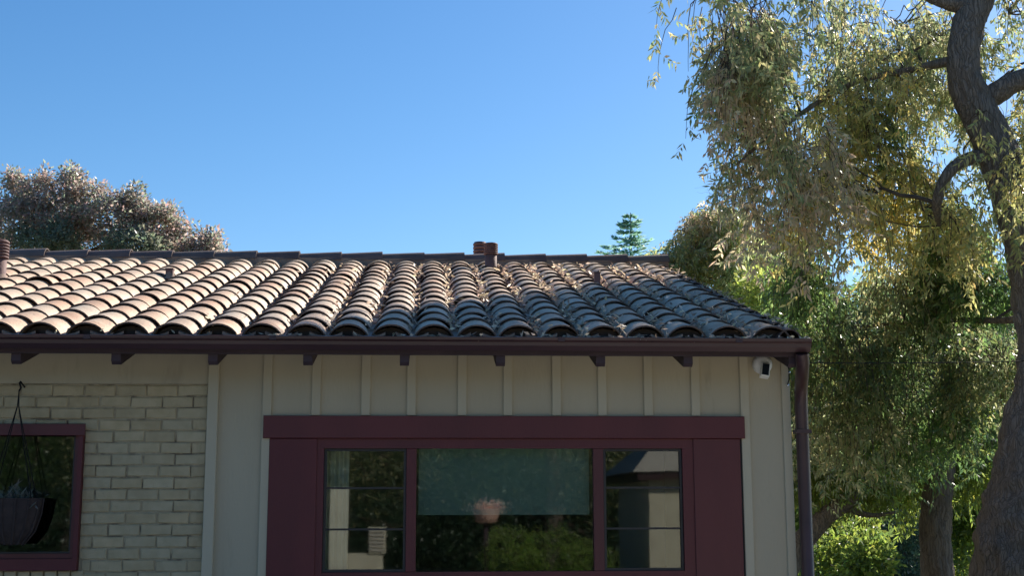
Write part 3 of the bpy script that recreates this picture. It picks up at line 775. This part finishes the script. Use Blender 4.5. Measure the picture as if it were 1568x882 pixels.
# big near tree on the right (trunk weaves in and out of the right edge)
def Q(p, r): return (*p, r)
tree('large tree with thick bent grey trunk and hanging leaves at the right edge',
     [Q((5.21, 11.40, 0.10), 0.546), Q((5.23, 11.40, 1.04), 0.466), Q((5.33, 11.40, 1.60), 0.414), Q((5.44, 11.40, 2.12), 0.361), Q((5.59, 11.40, 2.88), 0.290), Q((5.52, 11.40, 3.66), 0.238), Q((5.39, 11.40, 4.33), 0.207), Q((5.16, 11.40, 5.04), 0.180), Q((4.96, 11.40, 5.57), 0.154), Q((5.02, 11.40, 6.09), 0.145), Q((5.26, 11.40, 6.61), 0.132), Q((5.57, 11.60, 7.51), 0.12), Q((5.61, 11.80, 8.74), 0.07)],
     [((2.43, 10.60, 5.90), (0.40, 0.5, 0.42), 74, OLIVE), ((2.60, 10.60, 6.51), (0.65, 0.7, 0.5), 80, OLIVE), ((2.38, 10.70, 5.34), (0.20, 0.3, 0.20), 13, BROWN),
      ((2.82, 11.00, 4.97), (0.22, 0.4, 0.34), 31, OLIVE), ((3.21, 11.30, 4.76), (0.42, 0.5, 0.50), 85, BROWN), ((2.95, 11.40, 5.91), (0.30, 0.4, 0.4), 24, GREEN),
      ((3.82, 12.00, 6.29), (0.60, 0.6, 0.50), 80, OLIVE), ((3.79, 12.20, 5.62), (0.50, 0.5, 0.40), 68, YELL), ((4.70, 12.40, 6.53), (0.50, 0.5, 0.45), 68, OLIVE),
      ((4.86, 12.60, 5.63), (0.50, 0.5, 0.45), 74, GREEN), ((4.35, 12.40, 4.95), (0.50, 0.5, 0.40), 93, YELL), ((5.10, 12.80, 4.93), (0.45, 0.5, 0.40), 86, YELL),
      ((5.04, 10.60, 4.57), (0.14, 0.2, 0.34), 24, YELL), ((4.77, 10.70, 5.06), (0.14, 0.14, 0.05), 4, YELL), ((4.66, 11.90, 4.44), (0.30, 0.35, 0.25), 45, YELL), ((4.22, 11.90, 5.79), (0.5, 0.5, 0.35), 35, YELL), ((3.09, 11.20, 6.09), (0.35, 0.4, 0.3), 40, BROWN), ((2.35, 10.50, 5.59), (0.30, 0.3, 0.32), 70, BROWN), ((2.52, 10.70, 5.29), (0.22, 0.3, 0.2), 36, OLIVE), ((2.21, 10.50, 5.86), (0.2, 0.3, 0.25), 40, BROWN), ((3.75, 11.80, 4.59), (0.4, 0.4, 0.35), 40, YELL), ((5.28, 12.80, 5.70), (0.40, 0.5, 0.45), 80, OLIVE), ((5.33, 12.80, 6.49), (0.35, 0.5, 0.35), 60, OLIVE), ((5.51, 13.00, 4.63), (0.35, 0.5, 0.35), 70, GREEN), ((6.24, 13.20, 5.77), (0.35, 0.5, 0.4), 60, OLIVE), ((2.43, 10.20, 5.68), (0.26, 0.35, 0.28), 55, OLIVE), ((2.59, 10.90, 5.60), (0.18, 0.3, 0.18), 36, BROWN), ((2.87, 11.10, 5.80), (0.26, 0.3, 0.3), 45, OLIVE), ((6.00, 12.60, 6.71), (0.45, 0.5, 0.45), 62, OLIVE), ((6.06, 13.00, 6.14), (0.35, 0.5, 0.40), 37, YELL),
      ((4.05, 12.60, 4.26), (0.42, 0.5, 0.40), 117, GREEN), ((4.93, 13.00, 4.21), (0.50, 0.5, 0.36), 117, OLIVE), ((5.70, 13.20, 4.12), (0.45, 0.5, 0.40), 111, GREEN),
      ((4.40, 13.40, 3.51), (0.55, 0.5, 0.40), 150, DEEP), ((5.39, 13.60, 3.47), (0.60, 0.5, 0.40), 150, DEEP), ((6.00, 13.40, 3.10), (0.45, 0.5, 0.50), 111, OLIVE),
      ((4.43, 13.80, 2.79), (0.45, 0.5, 0.40), 111, OLIVE), ((5.22, 13.80, 2.86), (0.55, 0.5, 0.36), 117, GREEN),
      ((4.56, 12.20, 7.85), (1.5, 1.2, 0.7), 89, OLIVE), ((3.38, 12.00, 8.35), (1.1, 1.0, 0.7), 71, OLIVE), ((6.04, 12.20, 8.48), (1.2, 1.2, 0.8), 71, GREEN), ((4.86, 12.20, 9.54), (1.4, 1.2, 0.7), 71, OLIVE),
      ((7.04, 12.00, 5.95), (1.0, 1.2, 1.2), 79, OLIVE), ((7.36, 12.50, 4.07), (1.0, 1.2, 1.2), 71, GREEN)],
     style='pinnate', nr=56, kk=14, hang=0.62, thresh=-0.05, twr=0.005, limbs=[
      [Q((5.14, 11.40, 6.28), 0.097), Q((4.86, 11.40, 6.31), 0.070), Q((4.59, 11.40, 6.43), 0.062), Q((4.06, 11.30, 6.67), 0.055), Q((3.18, 11.00, 6.70), 0.04), Q((2.56, 10.70, 6.37), 0.02)],
      [Q((5.18, 11.40, 5.39), 0.106), Q((5.43, 11.30, 5.53), 0.10), Q((5.94, 11.30, 5.68), 0.09), Q((6.89, 11.60, 6.07), 0.06)],
      [Q((5.17, 11.40, 4.82), 0.088), Q((4.92, 11.40, 4.79), 0.062), Q((4.73, 11.40, 4.64), 0.053), Q((4.66, 11.50, 4.40), 0.045), Q((4.75, 11.70, 4.23), 0.015)],
      [Q((4.92, 11.40, 5.76), 0.053), Q((4.64, 11.80, 5.80), 0.035), Q((4.02, 11.90, 5.66), 0.025), Q((3.13, 11.30, 5.01), 0.02), Q((2.74, 11.20, 4.67), 0.01)],
      [Q((5.56, 11.40, 3.36), 0.06), Q((5.56, 12.20, 3.41), 0.035), Q((5.35, 13.30, 3.57), 0.025), Q((4.54, 13.40, 3.51), 0.015)]])

# second trunk further back
tree('slimmer grey tree standing behind and left of the thick right trunk',
     [Q((6.24, 16.00, -0.11), 0.24), Q((6.22, 16.00, 0.82), 0.20), Q((6.23, 16.00, 1.45), 0.185), Q((6.33, 16.00, 2.09), 0.17), Q((6.42, 16.00, 2.74), 0.15), Q((6.33, 16.00, 3.56), 0.11), Q((6.21, 16.20, 4.60), 0.07)],
     [((5.20, 16.00, 2.73), (0.9, 0.8, 0.6), 190, LIME), ((6.60, 17.00, 2.98), (1.0, 0.8, 0.55), 180, GREEN), ((7.42, 16.50, 2.69), (0.9, 0.8, 0.6), 170, LIME),
      ((5.50, 17.00, 4.02), (0.8, 0.8, 0.7), 150, GREEN), ((6.67, 17.00, 4.30), (1.1, 0.8, 0.7), 150, GREEN), ((7.93, 17.00, 4.22), (0.9, 0.8, 0.7), 130, GREEN),
      ((5.93, 17.50, 2.14), (0.8, 0.8, 0.35), 90, LIME)],
     style='pinnate', nr=40, kk=12, hang=0.5, scale=1.15,
     limbs=[[Q((6.34, 16.00, 2.25), 0.08), Q((5.87, 16.00, 2.73), 0.06), Q((5.22, 16.00, 2.98), 0.03)]])
# leaning dark limb tree beside the house corner
tree('dark leaning tree whose low limb slants up from behind the house corner',
     [Q((3.79, 15.00, 0.30), 0.16), Q((4.16, 15.00, 1.10), 0.13), Q((4.53, 15.00, 1.50), 0.11), Q((4.83, 15.00, 1.72), 0.10), Q((5.14, 15.20, 1.95), 0.08), Q((5.35, 15.40, 2.38), 0.05)],
     [((4.79, 15.40, 2.30), (0.55, 0.5, 0.45), 150, LIME), ((5.48, 15.60, 2.71), (0.55, 0.5, 0.4), 130, LIME), ((4.78, 15.60, 3.34), (0.4, 0.5, 0.5), 110, GREEN)],
     style='pinnate', hang=0.4, scale=1.1, limbs=[[Q((4.72, 15.00, 1.65), 0.05), Q((5.06, 15.00, 1.54), 0.03), Q((5.37, 15.00, 1.57), 0.015)]])
# weeping tree just beyond the ridge end
tree('rounded drooping tree just beyond the right end of the ridge',
     [Q((4.25, 19.00, 0.51), 0.22), Q((4.34, 19.00, 2.85), 0.16), Q((4.37, 19.00, 4.50), 0.10), Q((4.45, 19.00, 5.49), 0.05)],
     [((3.76, 19.00, 5.53), (0.42, 0.4, 0.34), 85, YELL), ((4.51, 19.00, 5.89), (0.5, 0.4, 0.34), 80, PALE), ((3.51, 19.00, 5.28), (0.25, 0.4, 0.25), 50, PALE), ((4.17, 19.00, 6.11), (0.25, 0.3, 0.16), 26, BROWN), ((4.79, 18.60, 5.21), (0.5, 0.4, 0.34), 100, PALE), ((4.16, 19.00, 5.79), (0.34, 0.4, 0.30), 60, BROWN), ((4.82, 19.50, 5.54), (0.55, 0.5, 0.45), 80, PALE), ((5.37, 20.00, 5.80), (0.4, 0.5, 0.4), 70, DARK),
      ((4.29, 19.00, 4.99), (0.8, 0.6, 0.40), 90, PALE), ((3.70, 19.50, 5.38), (0.22, 0.4, 0.22), 40, PALE), ((4.46, 19.00, 4.30), (0.9, 0.6, 0.5), 80, PALE)],
     style='pinnate', hang=0.4, scale=1.15, limbs=[[Q((4.41, 19.00, 5.29), 0.04), Q((4.81, 19.00, 5.84), 0.025), Q((4.22, 19.00, 5.99), 0.012)]])
# conifer
def conifer():
    c = (6.56, 42.00, 10.05); bx, by = c[0], c[1]
    t = empty('conifer', (bx, by, 0), 'small blue green conifer top poking over the ridge near its right end', 'tree')
    top = (6.65, 42.00, 11.36)[2]; m = MB(); m.tube([(0, 0, 0), (0, 0, top*0.6), (0.03, 0, top)], [0.2, 0.12, 0.015], n=8); m.build('trunk', M['bark'], t)
    L_, T_ = [], []
    z = top-0.12; i = 0; B, D = [], []
    while z > 3.0:
        rr = 0.08+(top-z)*0.62*random.uniform(0.7, 1.2)
        rr0 = rr
        for k in range(6):
            rr = rr0*random.uniform(0.55, 1.3)
            a_ = i*0.9+k*2*math.pi/7+random.uniform(-0.25, 0.25); dr = np.array([math.cos(a_), math.sin(a_), 0.05])
            n = int(48*rr)+14
            u = rng.random(n); p = dr*rr*u[:, None]+np.array([0, 0, z]); p[:, 2] += -0.10*rr*u+0.12*rr*u*u
            side = np.array([-math.sin(a_), math.cos(a_), 0]); sg = rng.choice([-1, 1], n)[:, None]
            dd = nrm(dr*0.8+side*sg*0.7+rng.normal(size=(n, 3))*0.15+np.array([0, 0, 0.05])); B.append(p); D.append(dd)
        z -= 0.17*random.uniform(0.7, 1.5); i += 1
    B = np.concatenate(B); D = np.concatenate(D); n = len(B)
    leaf_mesh('crown', B, D, nrm(np.cross(D, rng.normal(size=(n, 3))+np.array([0, 0, 2]))), rng.uniform(0.14, 0.26, n), rng.uniform(0.05, 0.09, n), pick(pal([(0.11, 0.165, 0.14), (0.13, 0.19, 0.155), (0.10, 0.155, 0.115)]), n, np.zeros(n)), 'leaf', t)
conifer()
# bare twiggy tree
def bare():
    c = (5.29, 21.00, 5.46); t = empty('bare_tree', (c[0], c[1], 0), 'bare twiggy branches reaching into the sky left of the hanging leaves', 'tree')
    off = np.array([c[0], c[1], 0]); a_ = np.array((5.43, 21.00, 6.46))
    m = MB(); m.tube([(0, 0, 0), (0, 0, c[2]*0.7), tuple(a_-off)], [0.08, 0.05, 0.02], n=8); m.build('trunk', M['twig'], t)
    L_ = []
    b = MB()
    for k in range(7):
        e = np.array((4.88, 21.00, 7.07))+np.array([random.uniform(-0.35, 0.2), random.uniform(-0.5, 0.5), random.uniform(-0.25, 0.35)])
        cp = curve_pts(a_, e, 8, 0.1, 0.04); b.tube(cp-off, np.linspace(0.014, 0.003, 8), n=4, cap=False)
        for j in range(12):
            s0 = cp[random.randrange(2, 8)]; e2 = s0+np.array([random.uniform(-0.40, 0.05), random.uniform(-0.3, 0.3), random.uniform(-0.12, 0.22)])
            L_.append(curve_pts(s0, e2, 5, 0.05, 0.05))
    b.build('branches', M['twig'], t); v, f = twig_mesh(np.array(L_)-off, 0.0035); quads_obj('twigs', v, f, 'twig', t)
bare()
# left tree behind the ridge
tree('broad brownish purple leaved tree behind the left end of the roof',
     [Q((-5.44, 21.00, -0.52), 0.3), Q((-5.57, 21.00, 2.45), 0.22), Q((-5.68, 21.00, 5.04), 0.14), Q((-5.79, 21.00, 6.11), 0.07)],
     [((-6.67, 21.00, 6.16), (0.62, 0.7, 0.50), 175, PURP), ((-6.54, 21.00, 6.59), (0.35, 0.5, 0.25), 75, PURP), ((-5.95, 21.00, 6.27), (0.50, 0.7, 0.42), 170, PURP), ((-5.80, 21.00, 6.76), (0.22, 0.3, 0.26), 60, PURP),
      ((-5.22, 21.00, 6.23), (0.5, 0.7, 0.42), 170, PURP), ((-4.76, 21.00, 6.39), (0.22, 0.3, 0.25), 60, PURP), ((-4.39, 21.00, 6.13), (0.38, 0.5, 0.34), 150, PURP), ((-3.96, 21.00, 5.94), (0.32, 0.4, 0.26), 75, PURP), ((-3.61, 21.00, 5.81), (0.24, 0.3, 0.20), 60, PURP), ((-3.79, 21.00, 5.59), (0.4, 0.4, 0.25), 75, PURP), ((-4.19, 21.00, 5.75), (0.4, 0.4, 0.3), 110, PURP),
      ((-6.76, 21.00, 6.88), (0.14, 0.2, 0.16), 26, PURP), ((-6.27, 21.00, 6.89), (0.12, 0.2, 0.17), 24, PURP), ((-5.81, 21.00, 7.00), (0.08, 0.2, 0.14), 14, PURP), ((-5.40, 21.00, 6.68), (0.10, 0.2, 0.15), 16, PURP), ((-5.00, 21.00, 6.61), (0.10, 0.2, 0.16), 16, PURP), ((-4.76, 21.00, 6.69), (0.07, 0.2, 0.12), 10, PURP), ((-4.22, 21.00, 6.40), (0.10, 0.2, 0.10), 12, PURP), ((-3.47, 21.00, 6.01), (0.08, 0.1, 0.06), 8, PURP),
      ((-4.70, 20.40, 5.70), (0.45, 0.3, 0.28), 80, SLATE), ((-6.01, 20.40, 5.82), (0.5, 0.3, 0.3), 90, SLATE),
      ((-6.41, 21.50, 5.45), (1.3, 0.9, 0.6), 330, DARK), ((-4.72, 21.50, 5.35), (1.3, 0.9, 0.5), 260, DARK), ((-8.01, 21.50, 5.98), (0.9, 0.9, 0.8), 200, PURP)],
     per=22, spread=0.16, scale=0.92, thresh=-0.7, shell=0.25, subs=4)
# sunlit and dark bushes and the far tree belt on the right
tree('sunlit yellow green bush behind the sloping right roof edge', [Q((4.54, 17.50, -0.25), 0.12), Q((4.67, 17.50, 3.19), 0.05)],
     [((4.62, 17.50, 4.50), (0.42, 0.4, 0.26), 110, SUNNY), ((4.98, 17.50, 4.36), (0.3, 0.4, 0.3), 70, SUNNY), ((4.81, 17.50, 3.46), (0.5, 0.5, 0.7), 170, GREEN)], cat='bush', name='bush', per=16, scale=1.2, spread=0.2)
for i, (px, py, yy, rx, rz, pl, lb) in enumerate([
    (1290, 850, 19, 0.65, 0.42, LIME, 'bright yellow green bush low between the house corner and the slim trunk'),
    (1385, 840, 22, 0.75, 0.75, DARK, 'dark shrub low behind the slim grey trunk'),
    (1475, 760, 20, 0.35, 0.55, LIME, 'narrow lit bush in the gap between the two grey trunks'),
    (1255, 790, 21, 0.55, 0.50, LIME, 'lit bush right beside the downspout')]):
    c = (5.99, 19.00, 0.96)
    tree(lb, [Q((5.93, 19.00, -0.42), 0.06), Q((5.97, 19.00, 0.50), 0.04)] if i == 0 else ([Q((7.91, 22.00, -0.74), 0.08), Q((7.98, 22.00, 0.53), 0.05)] if i == 1 else ([Q((8.10, 20.00, -0.54), 0.05), Q((8.19, 20.00, 0.92), 0.03)] if i == 2 else [Q((6.18, 21.00, -0.62), 0.05), Q((6.25, 21.00, 0.89), 0.03)])),
         [([(5.99, 19.00, 0.96), (8.01, 22.00, 0.96), (8.24, 20.00, 1.71), (6.27, 21.00, 1.51)][i], (rx, 0.6, rz), 260, pl), ([(5.96, 19.00, 0.22), (7.95, 22.00, -0.00), (8.19, 20.00, 0.82), (6.23, 21.00, 0.38)][i], (rx, 0.6, 0.6), 150, pl)],
         cat='bush', name='bush', per=16, scale=1.3, spread=0.2)
for i, (c0, c1, c2, lb) in enumerate([
    ((7.42, 28.00, 4.72), (8.18, 28.00, 5.59), (7.92, 28.00, 2.74), 'dense green background tree showing just right of the roof slope'),
    ((10.28, 30.00, 4.95), (10.66, 30.00, 6.20), (10.32, 30.00, 2.52), 'dense green background tree straight behind the leaning limb'),
    ((12.22, 29.00, 4.85), (12.31, 29.00, 6.21), (12.07, 29.00, 2.49), 'dense green background tree behind the two grey trunks'),
    ((14.17, 28.00, 4.75), (14.33, 28.00, 6.81), (13.70, 28.00, 2.45), 'dense green background tree behind the thick right trunk')]):
    tree(lb, [Q((c0[0], c0[1], 0), 0.3), Q((c0[0], c0[1], c0[2]*0.6), 0.2), Q((c0[0], c0[1], c0[2]), 0.12)],
         [(c0, (1.6, 1.3, 1.1), 300, OLIVE), (c1, (1.1, 1.0, 0.8), 130, [LIME, GREEN, OLIVE, GREEN][i]), (c2, (1.7, 1.3, 1.2), 330, GREEN), ((c2[0], c2[1]+0.5, 0.8), (1.6, 1.2, 0.9), 260, DARK)],
         cat='tree', per=18, scale=1.7, spread=0.26, group='background trees on the right')

# ------------------------------------------------------------------ leaf litter
def litter():
    n = 7000
    k = rng.integers(-6, 9, n); x = X0+(k+0.5)*SPC+rng.normal(size=n)*0.030
    wgt = np.clip((x+1.2)/2.2, 0.03, 1.0); s_ = rng.random(n)*4.65
    keep = (rng.random(n) < wgt*(0.55+0.45*lump(np.stack([x*2, s_, s_*0], 1), 1.7)))
    x, s_ = x[keep], s_[keep]; n = len(x)
    y = EY+s_*math.cos(A); z = EZ+s_*math.sin(A)+0.035+rng.random(n)*0.05
    b = np.stack([x, y, z], 1); d = nrm(rng.normal(size=(n, 3))*np.array([1, 1, 0.45])); sd_ = nrm(np.cross(d, rng.normal(size=(n, 3))+np.array([0, 0, 1.0])))
    g_ = leaf_mesh('leaf_litter', b, d, sd_, rng.uniform(0.03, 0.065, n), rng.uniform(0.012, 0.022, n), pick(pal([(0.20, 0.16, 0.12), (0.30, 0.24, 0.18), (0.13, 0.10, 0.075), (0.42, 0.35, 0.28)]), n, np.zeros(n)), 'dryleaf', None)
    tag(g_, 'dry fallen leaves gathered in the channels between the roof tiles', 'leaf litter', kind='stuff')
    n = 420
    x = rng.uniform(-2.6, 2.35, n); keep = rng.random(n) < np.clip((x+2.2)/4, 0.1, 1); x = x[keep]; n = len(x)
    b = np.stack([x, EY-0.055+rng.normal(size=n)*0.02, EZ-0.012+rng.random(n)*0.03], 1); d = nrm(rng.normal(size=(n, 3))*np.array([1, 0.6, 0.3])); sd_ = nrm(np.cross(d, rng.normal(size=(n, 3))+np.array([0, 0, 1.0])))
    g_ = leaf_mesh('gutter_leaves', b, d, sd_, rng.uniform(0.03, 0.06, n), rng.uniform(0.012, 0.02, n), pick(pal([(0.24, 0.20, 0.15), (0.36, 0.30, 0.23), (0.16, 0.13, 0.10)]), n, np.zeros(n)), 'dryleaf', None)
    tag(g_, 'dry leaves lying along the lip of the brown gutter', 'leaf litter', kind='stuff')
litter()

# plant spilling from the hanging basket
def basket_plant():
    n = 260; b = np.array([0, 0, 0.22])+rng.normal(size=(n, 3))*np.array([0.07, 0.07, 0.03]); d = nrm(rng.normal(size=(n, 3))+np.array([0, 0, 0.5]))
    leaf_mesh('plant', b, d, nrm(np.cross(d, rng.normal(size=(n, 3)))), rng.uniform(0.04, 0.09, n), rng.uniform(0.01, 0.02, n), pick(pal([(0.05, 0.06, 0.05), (0.09, 0.10, 0.09), (0.03, 0.04, 0.03)]), n, np.zeros(n)), 'leaf', hp)['kind'] = 'stuff'
basket_plant()

# ------------------------------------------------------------------ behind the camera (seen as reflections in the windows)
m = MB(); xs = np.linspace(-60, 60, 30); vs = []
for j, (yy, hh) in enumerate(((-21, 0.0), (-24, 5.5), (-30, 9.5), (-45, 11.0), (-70, 8.0))):
    for x_ in xs: vs.append((x_, yy+1.2*math.sin(x_*0.3), hh*(1+0.12*math.sin(x_*0.23+j)+0.06*math.sin(x_*0.9))-0.05))
m.add(vs, [(j*30+i, (j+1)*30+i, (j+1)*30+i+1, j*30+i+1) for j in range(4) for i in range(29)], True)
M['reflection_backdrop'] = surf('backdrop_green', (0.022, 0.035, 0.018), (0.045, 0.06, 0.03), 1.0, 1.2, 1.0, 3, spec=0.0, bdist=0.3)
tag(m.build('reflection_backdrop', M['reflection_backdrop']), kind='structure')  # unseen dark backdrop, added to close bright sky gaps in the window reflections
nb = empty('neighbour_house', (6.5, -8.0, 0), 'cream stucco building reflected in the right casement pane', 'house')
m = MB(); m.box(-2.35, 5, -4, 0, 0, 2.18); m.build('wall', M['stucco'], nb)
m = MB(); m.box(-2.6, 5.2, -4.1, 0.28, 2.181, 2.33); m.build('fascia', M['gutter'], nb)
m = MB(); m.add([(-2.7, 0.34, 2.331), (5.3, 0.34, 2.331), (5.3, -4.2, 2.331), (-2.7, -4.2, 2.331), (-1.5, -1.9, 3.5), (4.2, -1.9, 3.5)], [(0, 1, 5, 4), (1, 2, 5), (2, 3, 4, 5), (3, 0, 4), (3, 2, 1, 0)]); m.build('roof', M['bounce_concrete'], nb)
gw = empty('garden_wall', (-1.3, -8.0, 0), 'low cream garden wall with a pier reflected in the left casement pane', 'wall')
m = MB(); m.box(-0.55, -0.22, -0.3, 0, 0, 2.05); m.build('pier', M['stucco'], gw)
m = MB(); m.box(-0.22, 0.45, -0.2, -0.02, 0, 0.82); m.build('low_wall', M['stucco'], gw)
m = MB(); m.box(0.18, 0.50, -0.3, 0.02, 0.82, 1.30)
m.build('louvre_box', M['stucco'], gw)
for i in range(6): box('louvre', 'bounce_concrete', gw, 0.20, 0.48, 0.021, 0.05, 0.86+i*0.07, 0.905+i*0.07)
tree('rounded green hedge mound reflected in the middle pane', [Q((2.0, -8.4, 0.0), 0.08), Q((2.0, -8.4, 0.5), 0.05)],
     [((1.5, -8.2, 0.75), (0.55, 0.5, 0.55), 300, HEDGE), ((2.3, -8.2, 0.7), (0.8, 0.5, 0.55), 360, HEDGE), ((3.0, -8.3, 0.55), (0.6, 0.5, 0.5), 200, HEDGE)], cat='bush', name='hedge', per=14, scale=0.7, spread=0.12, thresh=-1.1, shell=0.6)
pt = empty('terracotta_planter', (1.07, -8.0, 0), 'pinkish terracotta bowl of dry plants on a post reflected in the middle pane', 'planter')
m = MB(); m.lathe([(0, 1.38), (0.20, 1.385), (0.23, 1.5), (0.27, 1.62), (0.28, 1.64), (0.24, 1.63), (0, 1.60)], n=20); m.build('bowl', M['terracotta'], pt)
m = MB(); m.box(-0.04, 0.04, -0.04, 0.04, 0, 1.379); m.build('post', M['tail'], pt)
n = 420; b = np.array([0.04, 0, 1.66])+rng.normal(size=(n, 3))*np.array([0.15, 0.12, 0.06]); d = nrm(rng.normal(size=(n, 3))*0.6+np.array([0.2, 0, 0.6]))
leaf_mesh('dry_plant', b, d, nrm(np.cross(d, rng.normal(size=(n, 3)))), rng.uniform(0.06, 0.14, n), rng.uniform(0.02, 0.04, n), pick(pal([(0.30, 0.22, 0.18), (0.38, 0.30, 0.25)]), n, np.zeros(n)), 'leaf', pt)['kind'] = 'stuff'
for i, (x, lb) in enumerate([(-9, 'leafy tree behind the viewer, furthest left of four'), (-3, 'leafy tree behind the viewer, second from the left'), (3, 'leafy tree behind the viewer, third from the left'), (9, 'leafy tree behind the viewer, furthest right of four')]):
    tree(lb, [Q((x, -17, 0), 0.3), Q((x+0.2, -17, 2.0), 0.22), Q((x, -17, 4.0), 0.12)],
         [((x-1.5, -17, 3.6), (1.6, 1.5, 1.8), 200, GREEN), ((x+1.5, -17, 3.4), (1.6, 1.5, 2.0), 200, OLIVE), ((x, -17.5, 5.5), (2.2, 1.6, 1.6), 200, GREEN), ((x, -17, 1.3), (3.2, 1.2, 1.3), 260, DARK)],
         per=30, scale=1.5, spread=0.5, group='trees behind the viewer', thresh=-1.1)
